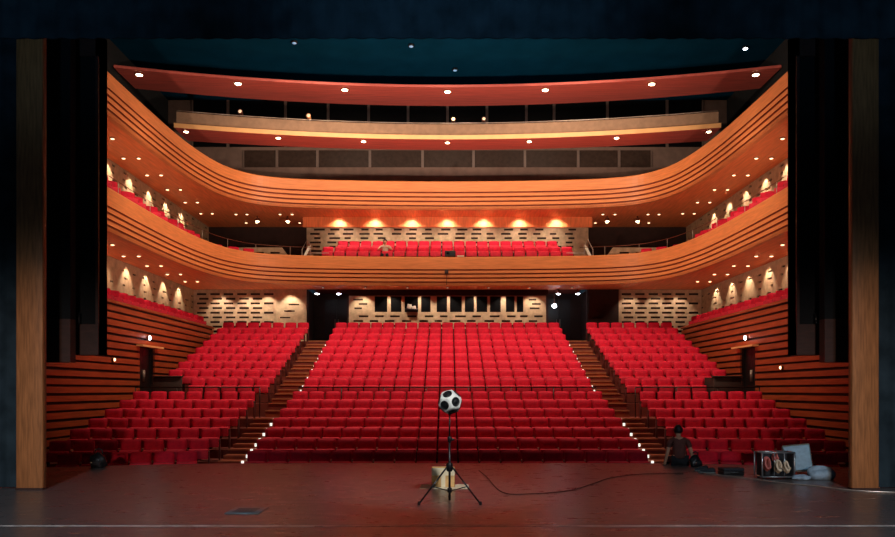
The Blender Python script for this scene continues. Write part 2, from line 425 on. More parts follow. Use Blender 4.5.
# rear wall of the stalls
D = 36.0
stone_wall('wall_back_left', -11.72,-7.9, 3.3,6.23, D)
stone_wall('wall_back_right', 7.9,11.72, 3.3,6.23, D)
for side, w in ((-1,'left'),(1,'right')):
    a, b = sorted((side*6.5, side*7.88))
    mb = MB(); slotted(mb, Matrix.Translation((0,D-.1,0)), a, b, 3.3, 6.23, [(z,z+.07,[(a+.15+.2*((i*7)%3), a+.65+.2*((i*7)%3))]) for i, z in enumerate((4.9,5.2,5.5))])
    struct(mb.build('wall_back_'+w+'_pier', [M['stone'] if side < 0 else M['darkwall'],M['slot']]))  # right pier coloured dark to stand for its lack of light
    a, b = sorted((side*4.6, side*6.5))
    struct(MB().box(a,b,37.6,37.7,3.3,6.23).box(side*6.5-.05,side*6.5+.05,D,37.6,3.3,6.23).box(side*4.6-.05,side*4.6+.05,D+.02,37.6,3.3,6.23)
           .build('wall_back_'+w+'_lobby', M['darkwall']))
    a, b = sorted((side*4.75, side*5.9))
    dr = struct(MB().box(a,(a+b)/2-.01,37.53,37.6,3.74,5.95).box((a+b)/2+.01,b,37.53,37.6,3.74,5.95).build('door_'+('3' if side < 0 else '4'), M['blackp']))
    m_ = (a+b)/2; MB().tube([(m_-.08,37.5,4.6),(m_-.08,37.5,5.0)],.015).tube([(m_+.08,37.5,4.6),(m_+.08,37.5,5.0)],.015).build('door_handle', M['rail'], dr)
struct(MB().box(-6.5,6.5,36.85,38.4,3.6,3.74).build('floor_lobby', M['carpet']))
# centre rear wall with booth windows
WX = [(-3.36,-2.78),(-2.62,-2.12),(-1.98,-1.36),(-1.22,-.78),(-.5,-.02),(.12,.66),(.8,1.22),(1.34,1.84),(1.96,2.46),(2.7,3.1),(3.2,3.5)]
rows = []
zz = 3.42
while zz < 5.05:
    rows.append((zz, zz+.09, [(u+.25*(len(rows)%2)-.1, u+w+.25*(len(rows)%2)-.1) for u, w in ((-4.25,.45),(-3.5,.4),(-2.8,.45),(-2.0,.42),(-1.2,.4),(-.5,.35),(.2,.5),(1.0,.4),(1.8,.45),(2.6,.4),(3.2,.35),(3.85,.4))])) ; zz += .22
rows.append((5.2, 5.93, WX))
SIDE = [(5.33,[(-4.3,-3.95),(3.8,4.25)]),(5.53,[(-4.1,-3.7),(3.9,4.3)]),(5.73,[(-4.35,-3.9),(3.75,4.1)])]
mb = MB()
slotted(mb, Matrix.Translation((0,D,0)), -4.55, 4.55, 3.3, 5.95, [r for r in rows if r[1] < 5.15 or r[0] == 5.2], .16)
for zz, sl in SIDE:
    for a, b in sl: mb.box(a,b,D-.004,D+.02,zz,zz+.08,1)
struct(mb.box(-4.55,4.55,D-.02,D+.4,5.95,6.23,1).build('wall_back', [M['stone'],M['slot']]))  # dark top band paints in the shade under the balcony soffit
for i, (a, b) in enumerate(WX):
    struct(MB().box(a,b,D+.055,D+.065,5.2,5.93).box(a,a+.02,D+.03,D+.07,5.2,5.93,1).box(b-.02,b,D+.03,D+.07,5.2,5.93,1).build(f'window_{i+1}', [M['glass'],M['slot']]))

# ------------------------------------------------------------------ balconies
half = smoothcurve([(-9.87,16.5),(-9.87,20),(-9.87,23),(-9.86,25.5),(-9.80,28.0),(-9.62,30.2),(-9.2,32.1),(-8.4,33.35),(-7.2,34.0),(-5.4,34.32),(-2.8,34.52),(0,34.6)], 5)
CUR = mirror_curve(half)
def balcony(T, band, gp, label, rear, bulk):
    B = T-band-4*gp
    t = thing('balcony', label, 'balcony', (0,34.6,B), 0)
    t.location = (0,0,0)
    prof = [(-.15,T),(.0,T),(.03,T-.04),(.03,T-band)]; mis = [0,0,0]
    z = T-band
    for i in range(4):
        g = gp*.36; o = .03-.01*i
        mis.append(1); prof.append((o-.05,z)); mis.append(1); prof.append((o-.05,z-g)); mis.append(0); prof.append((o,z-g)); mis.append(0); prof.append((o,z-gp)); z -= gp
    mis.append(0); prof.append((-.15,B)); mis.append(0)
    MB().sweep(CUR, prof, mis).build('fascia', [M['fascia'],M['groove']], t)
    inner = [(x*.985 if abs(x) > 5 else x, y+.05) for x, y in CUR]
    inner = CUR
    out = [(11.72,16.5),(11.72,rear),(-11.72,rear),(-11.72,16.5)]
    mb = MB().prism(inner+out, B+.005, B+.10)
    if bulk: mb.box(-6.7,6.7,36.1,36.25,9.15,B+.005)
    mb.build('soffit', M['soffit'], t)
    off = [(x+(.12 if x > 8 else -.12 if x < -8 else 0), y+.1) for x, y in CUR]
    MB().prism(off+out, B+.10, T-.5).build('floor_slab', M['carpet'], t)
    return t
b1 = balcony(7.5, .55, .18, 'lower curved balcony with grooved orange wood front above the stalls', 36.0, False)
b2 = balcony(10.85, .47, .195, 'upper curved balcony with grooved orange wood front below the dark windows', 38.4, True)
# seat riser on lower balcony
MB().box(-6.2,6.2,36.02,38.18,6.25,7.11).box(-6.2,6.2,35.1,36.1,7.0,7.27).box(-6.2,6.2,36.1,38.18,7.11,7.72).build('riser', M['carpet'], b1)
# rails on the lower balcony front
def sub(curve, a, b): return [p for p in curve if a <= p[1] <= b]
for side, w in ((-1,'left'),(1,'right')):
    pts = [p for p in CUR if p[0]*side > 5.6 and p[1] > 20]
    if side > 0: pts = pts[::-1]
    pts = [(x+side*.06*(abs(x) > 8), y+.08*(y > 33)) for x, y in pts]
    t = thing('balcony_rail', f'thin pale metal rail along the {w} lower balcony front', 'railing', (pts[0][0],pts[0][1],7.5))
    ox, oy = pts[0]
    MB().tube([(x-ox,y-oy,.38) for x, y in pts], .012).build('rail', M['fit'], t)
    for i in range(0, len(pts), 5):
        x, y = pts[i]; MB().tube([(x-ox,y-oy,0),(x-ox,y-oy,.38)], .010).build('post', M['rail'], t)
    # stair railing and low stone wall at the rear corner
    t = thing('stair_railing', f'white sloping stair railing at the {w} end of the balcony seats', 'railing', (side*6.55,35.0,7.0))
    s = -side
    mt = Matrix.Translation((0,0,0))
    MB().add([(0,0,.45),(s*.12,0,.45),(s*.42,0,1.05),(s*.30,0,1.05),(0,.06,.45),(s*.12,.06,.45),(s*.42,.06,1.05),(s*.30,.06,1.05)],
             [(0,1,2,3),(7,6,5,4),(0,4,5,1),(1,5,6,2),(2,6,7,3),(3,7,4,0)]).build('stringer', M['white'], t)
    MB().tube([(s*.02,0,0),(s*.02,0,.9),(s*.26,0,1.36),(s*.40,0,1.05),(s*.42,0,0)], .022).build('handrail', M['rail'], t)
    MB().tube([(s*.42,0,.75),(s*1.2,.2,.78)], .018).build('side_rail', M['rail'], t)
    a, b = sorted((side*7.75, side*10.1))
    mb = MB(); slotted(mb, Matrix.Translation((0,36.5,0)), a, b, 7.0, 8.27, [(7.98,8.07,[(a+.3+.75*i,a+.75+.75*i) for i in range(3)])])
    a, b = sorted((side*7.2, side*7.75)); xs = side*7.75; xe = side*7.25
    mb.add([(xs,36.5,7.0),(xe,36.5,7.0),(xe,36.5,7.6),(xs,36.5,8.27),(xs,36.62,7.0),(xe,36.62,7.0),(xe,36.62,7.6),(xs,36.62,8.27)],
           [(0,1,2,3),(7,6,5,4),(0,4,5,1),(1,5,6,2),(2,6,7,3),(3,7,4,0)])
    tag(mb.build('low_wall', [M['stone'],M['slot']]), f'low beige slotted wall in the {w} rear corner of the balcony', 'wall')
    a, b = sorted((side*6.9, side*11.72))
    struct(MB().box(a,b,38.3,38.4,7.0,9.6).build('wall_back_'+w+'_corner', M['darkwall']))
stone_wall('wall_back_balcony', -6.9,6.9, 7.0,9.6, 38.2, du=.78, w=.55, dz=.21, h=.10, jit=.45)

# ------------------------------------------------------------------ top tier, canopy, upper rear wall
def arc(xm, dc, de, n=28): return [(-xm+2*xm*i/n, dc-(dc-de)*((-xm+2*xm*i/n)/xm)**2) for i in range(n+1)]
t = thing('technical_gallery', 'narrow top gallery with pale orange edge and taupe parapet', 'gallery')
c3 = arc(11.05, 33.0, 31.5); bk = arc(11.05, 34.45, 33.2)
MB().prism(c3+bk[::-1], 12.2, 12.3).build('soffit', M['canopy'], t)
MB().sweep(c3, [(-.3,12.3),(.02,12.2),(.02,12.38),(-.3,12.42)], [0,0,0,0]).build('front_edge', M['lip'], t)
MB().sweep([(x,y+.3) for x, y in c3], [(-.12,12.35),(0,12.35),(0,12.95),(-.12,12.95)], [0,0,0,0]).build('parapet', M['parapet'], t)
MB().tube([(x,y+.32,13.0) for x, y in c3], .016).build('rail', M['rail'], t)
t = thing('ceiling_canopy', 'uppermost curved red-brown ceiling canopy with seven downlights', 'canopy')
MB().prism(arc(13.05,32.5,30.5)+arc(13.05,34.6,32.6)[::-1], 14.2, 14.32).build('panel', M['canopy'], t)
MB().sweep(arc(13.05,32.5,30.5), [(0,14.2),(.04,14.2),(.04,14.28),(0,14.28)], [0]*4).build('front_edge', M['canopy'], t)
struct(MB().box(-13.1,13.1,36.6,36.75,10.37,12.05,0).box(-13.1,-9.6,36.6,36.75,12.05,13.0,0).box(9.6,13.1,36.6,36.75,12.05,13.0,0).box(-13.1,-12.0,36.6,36.75,13.0,15.2,0).box(12.0,13.1,36.6,36.75,13.0,15.2,0)
       .box(-9.6,9.6,36.6,36.75,12.85,13.0,0).box(-12.0,12.0,36.7,36.75,12.05,15.2,1).build('wall_back_upper', [M['greywall'],M['darkwall']]))
n = 12
def windows(xs, z0, z1, gm='glass'):
    global n
    for a, b in zip(xs[:-1], xs[1:]):
        w = MB().box(a+.06,b-.06,36.62,36.66,z0,z1,0)
        w.box(a-.0,a+.06,36.56,36.68,z0,z1,1).box(b-.06,b,36.56,36.68,z0,z1,1)
        struct(w.build(f'window_{n}', [M[gm],M['mullion']])); n += 1
windows([-9.6,-8.0,-6.1,-3.64,-1.17,1.22,3.63,6.13,8.05,9.6], 12.05, 12.85, 'glass_b')
windows([-12.0,-10.3,-7.6,-5.6,-3.7,-1.85,0,1.85,3.7,5.0,7.5,10.3,12.0], 13.0, 15.2)
struct(MB().box(-13.3,13.3,13.5,40,15.2,15.4).build('ceiling', M['ceiling']))
struct(MB().box(-13.3,13.3,13.3,13.5,8.6,15.4).build('wall_front', M['black']))

# ------------------------------------------------------------------ downlights and lamps
def lampmesh(r, glow):
    return (MB().lathe([(r*1.3,0),(r*1.3,-.025),(r*1.05,-.03)],0,12).mesh('trim_ring',[M['fit']]),
            MB().lathe([(r,-.02),(r*.9,-.045),(r*.4,-.055)],0,12).mesh('bulb',[glow]))
L_TINY = lampmesh(.05, M['lamp_d']); L_BIG = lampmesh(.135, M['lamp']); L_SM = lampmesh(.062, M['lamp_s']); L_MID = lampmesh(.10, M['lamp'])
def downlight(meshes, loc, label, group):
    t = thing('downlight', label, 'ceiling light', loc, 0, group)
    for nm, me in (('trim_ring',meshes[0]),('bulb',meshes[1])):
        o = bpy.data.objects.new(nm, me); C.objects.link(o); o.parent = t
def nth(i, n): return 'leftmost' if i == 0 else 'rightmost' if i == n-1 else ('middle' if n % 2 and i == n//2 else (ORD[i]+' from the left' if i < n/2 else ORD[n-1-i]+' from the right'))
xs = [-12.3,-8.6,-4.3,0,4.1,8.4,12.3]
for i, x in enumerate(xs): downlight(L_BIG, (x, 32.9-2.0*(x/13.05)**2, 14.2), f'bright round downlight in the uppermost canopy, {nth(i,7)}', 'downlights in the uppermost canopy')
xs = [-10.7,-7.1,-3.57,0,3.48,7.1,10.7]
for i, x in enumerate(xs): downlight(L_MID, (x, 33.35-1.5*(x/11.05)**2, 12.2), f'bright round downlight under the narrow top gallery, {nth(i,7)}', 'downlights under the narrow top gallery')
xs = [-5.6,-3.7,-1.8,0,1.85,3.7,5.6]
for i, x in enumerate(xs): downlight(L_TINY, (x, 35.1, 6.235), f'tiny downlight under the lower balcony centre, {nth(i,7)}', 'downlights under the lower balcony centre')
for side, w in ((-1,'left'),(1,'right')):
    for Z, lev in ((9.6,'upper'),(6.235,'lower')):
        for xx, col in ((10.63,'inner'),(11.15,'outer')):
            N = 6 if Z > 9 else 5
            for q in range(N):
                downlight(L_SM, (side*xx, 24.75+2.1*q, Z), f'small {col} downlight under the {w} side of the {lev} balcony, {"nearest the stage" if q == 0 else ORD[q]+" from the stage"}', f'downlights under the {w} side of the {lev} balcony')
    q = 0
    cor = [(x, y) for y in (35.4,37.2) for x in (9.6,9.1,7.6,7.05)]
    for x, y in cor:
        downlight(L_SM, (side*x, y, 9.6), f'small downlight below the upper balcony {w} rear corner, {nth([9.6,9.1,7.6,7.05].index(x) if side < 0 else 3-[9.6,9.1,7.6,7.05].index(x),4)} {"front" if y < 36 else "rear"} line', f'downlights under the {w} rear corner of the upper balcony')
    for j, x in enumerate((8.75,7.35)):
        t = thing('spotlight', f'bright spotlight under the {w} rear corner of the upper balcony, {"outer" if j == 0 else "inner"} of two', 'spotlight', (side*x, 35.9, 9.6), 0, 'spotlights under the upper balcony corners')
        MB().lathe([(.03,0),(.03,-.08),(.10,-.1),(.11,-.24)],0,12).build('housing', M['fit'], t); MB().lathe([(.10,-.235),(.07,-.26)],0,12).build('bulb', M['lamp'], t)
    for j, (x, y, z) in enumerate(((6.0,35.9,5.98),(5.0,35.9,5.98)) if side < 0 else ((5.1,35.9,5.98),(6.0,35.9,5.98))):
        t = thing('spotlight', f'white spotlight under the lower balcony at the {w} rear doorway, {"left" if j == 0 else "right"} of two', 'spotlight', (x*side,y,6.235), 0, 'white spotlights at the rear doorways')
        MB().lathe([(.04,0),(.04,-.1),(.11,-.12),(.12,-.2)],0,12).build('housing', M['fit'], t); MB().lathe([(.105,-.195),(.07,-.24)],0,12).build('bulb', M['lamp_w'], t)
t = thing('emergency_lamp', 'white round lamp hanging in the dark right rear doorway', 'lamp', (4.97,36.3,5.5))
MB().tube([(0,0,.1),(0,0,.73)],.012).build('rod', M['fit'], t); MB().lathe([(.03,.1),(.09,.06),(.11,0),(.07,-.07)],0,12).build('bulb', M['lamp_w'], t)
for i, (x, y) in enumerate(((-5.97,30.4),(-1.43,30.7),(.32,33.0),(11.8,30.9))):
    z = 15.2
    t = thing('ceiling_spotlight', f'faint bluish spot on the dark ceiling, {nth(i,4)}', 'ceiling light', (x,y,z), 0, 'faint lamps on the dark ceiling')
    MB().lathe([(.12,0),(.12,-.08)],0,10).build('housing', M['blackp'], t); MB().lathe([(.09,-.075),(.07,-.1)],0,10).build('bulb', M['lamp_w'] if i == 3 else M['lamp_b'], t)
for i, (x, lab) in enumerate(((-8.6,'first'),(-5.85,'second'),(.25,'third'),(1.55,'fourth'))):
    yb = 33.0-1.5*(x/11.05)**2+.36
    t = thing('parapet_spotlight', f'small stage spotlight on the top gallery parapet, {lab} from the left', 'spotlight', (x,yb,12.95), 0, 'spotlights on the top gallery parapet')
    MB().tube([(0,0,0),(0,0,.12)],.02).build('yoke', M['blackp'], t)
    MB().lathe([(.06,-.16),(.08,-.1),(.09,.12),(.1,.14)],0,12,Matrix.Translation((0,0,.17)) @ Matrix.Rotation(R(80),4,'X')).build('housing', M['lip'] if i == 1 else M['fit'], t)
    MB().lathe([(.08,.135),(.06,.15)],0,12,Matrix.Translation((0,0,.17)) @ Matrix.Rotation(R(80),4,'X')).build('lens', M['lamp_d'] if i != 2 else M['lamp_s'], t)

# ------------------------------------------------------------------ proscenium: pillars, panels, drapes
def drape(name, x0, x1, y, z0, z1, label, amp=.02, wl=.3):
    m = max(8, int((x1-x0)/wl*8)); top = []; bot = []
    pts = [(x0+(x1-x0)*i/m, y+amp*sin(2*pi*(x1-x0)*i/m/wl)) for i in range(m+1)]
    mb = MB().prism(pts+[(x, yy+.03) for x, yy in pts[::-1]], z0, z1)
    return tag(mb.build(name, M['black']), label, 'curtain')
drape('border_curtain', -9.5, 9.5, 12.1, 7.06, 9.6, 'long black border curtain hanging across the top of the stage')
for side, w in ((-1,'left'),(1,'right')):
    a, b = sorted((side*6.96, side*9.5))
    drape('leg_curtain', a, b, 12.75, 0.01, 8, f'tall black leg curtain beside the {w} wooden pillar')
    a, b = sorted((side*6.49, side*6.92))
    t = thing('pillar', f'tall brown wooden pillar at the {w} side of the stage', 'pillar', ((a+b)/2,12.57,0))
    w2 = (b-a)/2
    MB().rbox(-w2,w2,-.07,.07,0,8.6,.02,0,None,2).build('shaft', M['pillar'], t)
    MB().box(-w2-.004,w2+.004,-.075,.075,0,.03).build('base', M['brownp'], t)
    a, b = sorted((side*6.26, side*6.74))
    t = thing('portal_panel', f'black hanging portal panel with brown lower edge, next to the {w} balcony ends', 'panel', ((a+b)/2,14,2.23))
    h = (b-a)/2
    MB().box(-h,h,0,.35,0,.55).box(-h,h,-.01,0,.02,.04).build('lower_box', M['brownp'], t)
    MB().box(-h,h,.02,.35,.55,5.8).build('panel', M['panel'], t)
    MB().box(-h,-h+.05,-.02,.35,.0,5.8).box(h-.05,h,-.02,.35,.0,5.8).box(-h,h,-.02,.35,5.36,5.8).build('frame', M['brownp'], t)
    MB().tube([(-h*.7,.17,5.8),(-h*.7,.17,12.97)],.012).tube([(h*.7,.17,5.8),(h*.7,.17,12.97)],.012).build('hanger', M['metal'], t)
    MB().rbox(-.05*1-.12*side*-1,.05-.12*side*-1,-.08,-.0,.55,.75,.01,0,None,1).build('bracket', M['metal'], t)
    a, b = sorted((side*6.53, side*7.15))
    t = thing('portal_panel', f'narrow dark hanging panel right behind the {w} wooden pillar', 'panel', ((a+b)/2,13.5,2.08))
    h = (b-a)/2
    MB().box(-h,h,0,.2,0,.75).build('lower_box', M['brownp'], t); MB().box(-h,h,.01,.2,.75,5.9).build('panel', M['panel'], t); MB().tube([(-h*.7,.1,5.9),(-h*.7,.1,13.12)],.012).tube([(h*.7,.1,5.9),(h*.7,.1,13.12)],.012).build('hanger', M['metal'], t)

# ------------------------------------------------------------------ measuring loudspeaker on tripod
t = thing('loudspeaker_tripod', 'black tripod stand carrying the round white loudspeaker at centre stage', 'tripod', (.03,11.1,0))
MB().tube([(0,0,.03),(0,0,.9)], .017, n=10).tube([(0,0,.88),(0,0,1.26)], .012, n=10).build('pole', M['metal'], t)
MB().lathe([(.03,.44),(.045,.46),(.045,.55),(.028,.57)],0,12).build('collar', M['metal'], t)
MB().lathe([(.026,.14),(.034,.15),(.034,.20),(.026,.21)],0,12).build('brace_collar', M['metal'], t)
MB().lathe([(.024,.86),(.03,.87),(.03,.93),(.022,.94)],0,12).rbox(.02,.07,-.012,.012,.88,.91,.006,0,None,1).build('clamp', M['metal'], t)
for a in (210, 330, 90):
    dx, dy = cos(R(a)), sin(R(a))
    lg = MB().tube([(dx*.03,dy*.03,.52),(dx*.49,dy*.49,.02)], .013, n=8).build('leg', M['metal'], t)
    MB().lathe([(.012,0),(.02,.004),(.02,.03),(.014,.05)],0,10,Matrix.Translation((dx*.495,dy*.495,0))).build('rubber_foot', M['blackp'], lg)
    MB().tube([(dx*.03,dy*.03,.17),(dx*.285,dy*.285,.245)], .008, n=6).build('brace', M['metal'], t)
# dodecahedral body turned so that four drivers face the camera
phi = (1+5**.5)/2
fn = []
for a in (-1,1):
    for b in (-1,1): fn += [Vector((a,0,b*phi)).normalized(), Vector((b*phi,a,0)).normalized(), Vector((0,b*phi,a)).normalized()]
def img(u, v): w = sqrt(max(0,1-u*u-v*v)); return Vector((u,-w,v)).normalized()     # viewer looks along +y
A, B_ = img(-.47,-.28), img(.51,.02)
def frame(p, q):
    x = (p+q).normalized(); z = p.cross(q).normalized(); y = z.cross(x); return Matrix((x,y,z)).transposed()
n0 = fn[0]; n1 = min((f for f in fn if f is not n0), key=lambda f: abs(f.dot(n0)-.447))
ROT = frame(A,B_) @ frame(n0,n1).transposed()
bm = bmesh.new()
import itertools
vv = [Vector(p) for p in itertools.product((-1,1),repeat=3)]
for a in (-1/phi,1/phi):
    for b in (-phi,phi): vv += [Vector((0,a,b)),Vector((a,b,0)),Vector((b,0,a))]
rad = .185
for v in vv: bm.verts.new(ROT @ v.normalized()*rad*1.03)
bmesh.ops.convex_hull(bm, input=bm.verts[:])
bmesh.ops.dissolve_limit(bm, angle_limit=R(2), verts=bm.verts[:], edges=bm.edges[:])
bmesh.ops.bevel(bm, geom=bm.edges[:], offset=.03, segments=4, affect='EDGES', profile=.5)
t = thing('dodecahedron_loudspeaker', 'round white twelve-sided loudspeaker with black driver cones on a stand', 'loudspeaker', (.035,11.1,1.43))
MB().frombm(bm,0,None,True).build('cabinet', M['body'], t)
apo = rad*1.03*.7947
for f in fn:
    nn = (ROT @ f).normalized(); q = nn.to_track_quat('Z','Y').to_matrix().to_4x4()
    MB().lathe([(.066,0),(.066,.006),(.060,.010),(.056,.004),(.030,.0035),(.022,.009),(.006,.012)],0,20,Matrix.Translation(nn*(apo-.001)) @ q).build('driver', M['lens'], t)
MB().lathe([(.02,-.18),(.03,-.17),(.03,-.14),(.02,-.12)],0,12).build('stand_socket', M['metal'], t)

# cardboard box behind it and the sheet it stands on
t = thing('cardboard_box', 'open beige cardboard box on the stage behind the tripod', 'box', (-.07,12.95,.006))
MB().box(-.19,.19,-.14,-.135,0,.31).box(-.19,.19,.135,.14,0,.31).box(-.19,-.185,-.14,.14,0,.31).box(.185,.19,-.14,.14,0,.31).box(-.19,.19,-.14,.14,0,.005).build('carton', M['card'], t)
MB().box(-.19,.19,-.146,-.14,.19,.312).build('flap', M['paper'], t)
MB().box(-.185,.185,.14,.145,.17,.31).build('flap', M['card'], t)
MB().box(-.035,.035,-.1425,-.1405,.0,.19).build('tape_strip', M['paper'], t)
tag(MB().box(-.45,.35,12.62,13.2,0,.006).build('cardboard_sheet', M['paper']), 'flat pale cardboard sheet lying under the box on stage', 'sheet')
# cables
def cable(name, pts, r, m, label):
    c = [Vector(p) for p in pts]; out = []
    for i in range(len(c)-1):
        p0 = c[max(i-1,0)]; p1 = c[i]; p2 = c[i+1]; p3 = c[min(i+2,len(c)-1)]
        for k in range(8):
            u = k/8; out.append(.5*((2*p1)+(p2-p0)*u+(2*p0-5*p1+4*p2-p3)*u*u+(3*p1-p0-3*p2+p3)*u**3))
    out.append(c[-1])
    return tag(MB().tube(out, r, n=6).build(name, m), label, 'cable')
cable('cable', [(.62,15.4,.012),(.72,14.2,.012),(.86,12.1,.012),(1.3,11.95,.012),(1.9,12.3,.012),(2.4,13.1,.012),(2.95,14.1,.012),(3.6,14.7,.012),(4.5,14.9,.012)], .008, M['brownp'], 'long thin dark cable curving across the stage right of the tripod')
cable('cable', [(4.9,14.9,.01),(5.4,14.05,.01),(5.75,13.35,.01),(6.1,12.95,.01),(6.4,12.4,.01),(6.9,12.15,.01),(7.6,12.05,.01)], .011, M['rail'], 'pale cable running from the gear past the right pillar')
o = MB().rbox(-2.88,-2.43,10.05,10.62,0,.012,.005,0,None,1).box(-2.80,-2.51,10.15,10.18,.012,.016,1).box(-2.80,-2.51,10.24,10.27,.012,.016,1).box(-2.80,-2.51,10.33,10.36,.012,.016,1).box(-2.80,-2.51,10.42,10.45,.012,.016,1).build('floor_plate', [M['plate'],M['blackp']])
tag(o, 'small blue-grey metal floor plate set in the stage boards', 'floor plate')

# ------------------------------------------------------------------ gear at the right of the stage
t = thing('road_case', 'open metal framed road case full of cables near the right pillar', 'case', (5.93,14.1,.0))
MB().box(-.28,.28,-.11,.16,.03,.05).box(-.28,.28,.14,.16,.05,.46).box(-.28,-.265,-.11,.16,.05,.46).box(.265,.28,-.11,.16,.05,.46).build('lining', M['casein'], t)
fr = MB()
for x in (-.29,.29):
    for y in (-.12,.23): fr.tube([(x,y,.03),(x,y,.48)], .016)
for z in (.04,.475):
    fr.tube([(-.29,-.12,z),(.29,-.12,z)],.016).tube([(-.29,.17,z),(.29,.17,z)],.016).tube([(-.29,-.12,z),(-.29,.17,z)],.016).tube([(.29,-.12,z),(.29,.17,z)],.016)
fr.tube([(-.07,-.12,.04),(-.07,-.12,.475)],.012).tube([(.11,-.12,.04),(.11,-.12,.475)],.012)
fr.build('frame', M['alu'], t)
for x in (-.25,.25):
    for y in (-.09,.14): MB().lathe([(.022,0),(.03,.01),(.022,.03)],0,10,Matrix.Translation((x,y,0))).build('caster', M['blackp'], t)
def coil(name, loc, r, m, label, tilt, turns=4, tr=.014):
    pts = [(r*.55*(1+.15*sin(i*.7))*cos(i*pi/8), r*1.45*(1+.12*cos(i*.9))*sin(i*pi/8), .006*i/4*1.6) for i in range(16*turns)]
    mt = Matrix.Translation(loc) @ Matrix.Rotation(tilt,4,'X')
    return tag(MB().tube([mt @ Vector(p) for p in pts], tr, n=6).build(name, m), label, 'cable')
coil('cable_coil', (5.70,14.0,.27), .075, M['coil_p'], 'pinkish coiled cable at the left inside the metal case', R(80), 4, .018)
coil('cable_coil', (5.90,14.0,.22), .07, M['coil_w'], 'cream coiled cable in the middle of the metal case', R(75), 4, .018)
coil('cable_coil', (6.07,14.02,.19), .065, M['coil_w'], 'white coiled cable at the right inside the metal case', R(60), 3, .018)
coil('cable_coil', (5.89,14.08,.38), .06, M['coil_p'], 'pink coiled cable at the top middle of the metal case', R(70), 3, .016)
t = thing('case_lid', 'blue-grey case lid leaning upright behind the metal case', 'lid', (6.60,14.5,-.0), R(-18))
mt = Matrix.Translation((0,0,-.09)) @ Matrix.Rotation(R(-7),4,'Y') @ Matrix.Rotation(R(-10),4,'X')
MB().rbox(-.25,.20,-.03,.03,.20,.66,.015,0,mt,2).build('board', M['lid'], t)
MB().rbox(-.27,.22,.02,.09,.17,.69,.02,0,mt,2).build('rim', M['lid2'], t)
MB().tube([(-.22,.1,.13),(-.26,.2,0)],.014).tube([(.12,.1,.13),(.17,.2,0)],.014).tube([(-.22,.01,.13),(-.22,-.04,0)],.014).tube([(.1,.01,.13),(.1,-.04,0)],.014).build('stand_legs', M['blackp'], t)
def lump(name, loc, sx, sy, sz, m, label, cat, seed, parent=None, rough=.25):
    bm = bmesh.new(); bmesh.ops.create_icosphere(bm, subdivisions=4, radius=1); rnd = random.Random(seed)
    ph = [(Vector((rnd.uniform(-1,1),rnd.uniform(-1,1),rnd.uniform(-1,1)))*rnd.uniform(2,7), rnd.uniform(0,6), rnd.uniform(.3,1)) for _ in range(9)]
    for v in bm.verts:
        k = 1+rough*sum(a*sin(f.dot(v.co)+p) for f, p, a in ph)/4
        c = v.co*k; c.z = max(c.z, -.55)+.55
        v.co = Vector((c.x*sx, c.y*sy, c.z*sz))
    o = MB().frombm(bm,0,None,True).build(name, m, parent, loc)
    if label: tag(o, label, cat)
    return o
lump('folded_cloth', (6.72,14.0,0), .24, .2, .15, M['cloth'], 'crumpled blue-grey cloth heaped on the floor beside the right pillar', 'cloth', 3)
lump('folded_cloth', (6.30,13.9,0), .15, .12, .06, M['cloth'], 'flat end of blue-grey cloth on the floor in front of the case lid', 'cloth', 5)
def bag(loc, s, label, rz=0, seed=1):
    t = thing('bag', label, 'bag', loc, rz)
    lump('body', (0,0,0), .17*s, .13*s, .19*s, M['blackp'], None, None, seed, t, .18)
    MB().tube([(-.08*s,0,.27*s),(-.07*s,0,.36*s),(0,0,.39*s),(.07*s,0,.36*s),(.08*s,0,.27*s)], .014*s).build('handle', M['trouser'], t)
    MB().rbox(-.09*s,.09*s,-.15*s,-.10*s,.05*s,.16*s,.02*s,0,None,2).build('pocket', M['trouser'], t)
    MB().rbox(-.11*s,-.07*s,-.165*s,-.145*s,.10*s,.13*s,.006*s,0,None,1).build('buckle', M['rail'], t)
bag((-7.2,16.1,0), 1.0, 'small black bag on the stage edge below the left seats', 0, 4)
bag((5.18,16.3,0), .8, 'black bag on the stage beside the seated person', .3, 6)
t = thing('shoe', 'dark shoe lying on the stage floor left of the metal case', 'shoe', (5.0,15.0,0), R(70))
def shoe(t):
    bm = bmesh.new(); bmesh.ops.create_uvsphere(bm, u_segments=16, v_segments=10, radius=1)
    for v in bm.verts:
        y = v.co.y; h = .5+.5*max(0,-y)**.7 if y < 0 else .5-.12*y
        v.co = Vector((v.co.x*.05*(1-.15*y), y*.15, .02+max(0,(v.co.z+.3))*.085*h*1.2))
    MB().frombm(bm,0,None,True).build('upper', M['casein'], t)
    MB().rbox(-.052,.052,-.15,.152,0,.028,.012,0,None,2).build('sole', M['lid2'], t)
    MB().tube([(-.02,.02,.085),(.02,.05,.08),(-.02,.07,.072),(.02,.09,.066)],.004).build('laces', M['lid2'], t)
shoe(t)
t = thing('shoe', 'dark shoe lying on the stage floor nearest the seated person', 'shoe', (5.0,15.35,0), R(100)); shoe(t)
t = thing('equipment_case', 'flat black equipment case on the stage left of the road case', 'case', (5.36,14.75,0), R(5))
MB().rbox(-.2,.2,-.14,.14,0,.075,.012,0,None,2).build('shell', M['blackp'], t); MB().rbox(-.2,.2,-.14,.14,.08,.13,.012,0,None,2).build('lid', M['casein'], t)
MB().tube([(-.06,-.145,.06),(-.06,-.17,.06),(.06,-.17,.06),(.06,-.145,.06)],.008).build('handle', M['alu'], t)

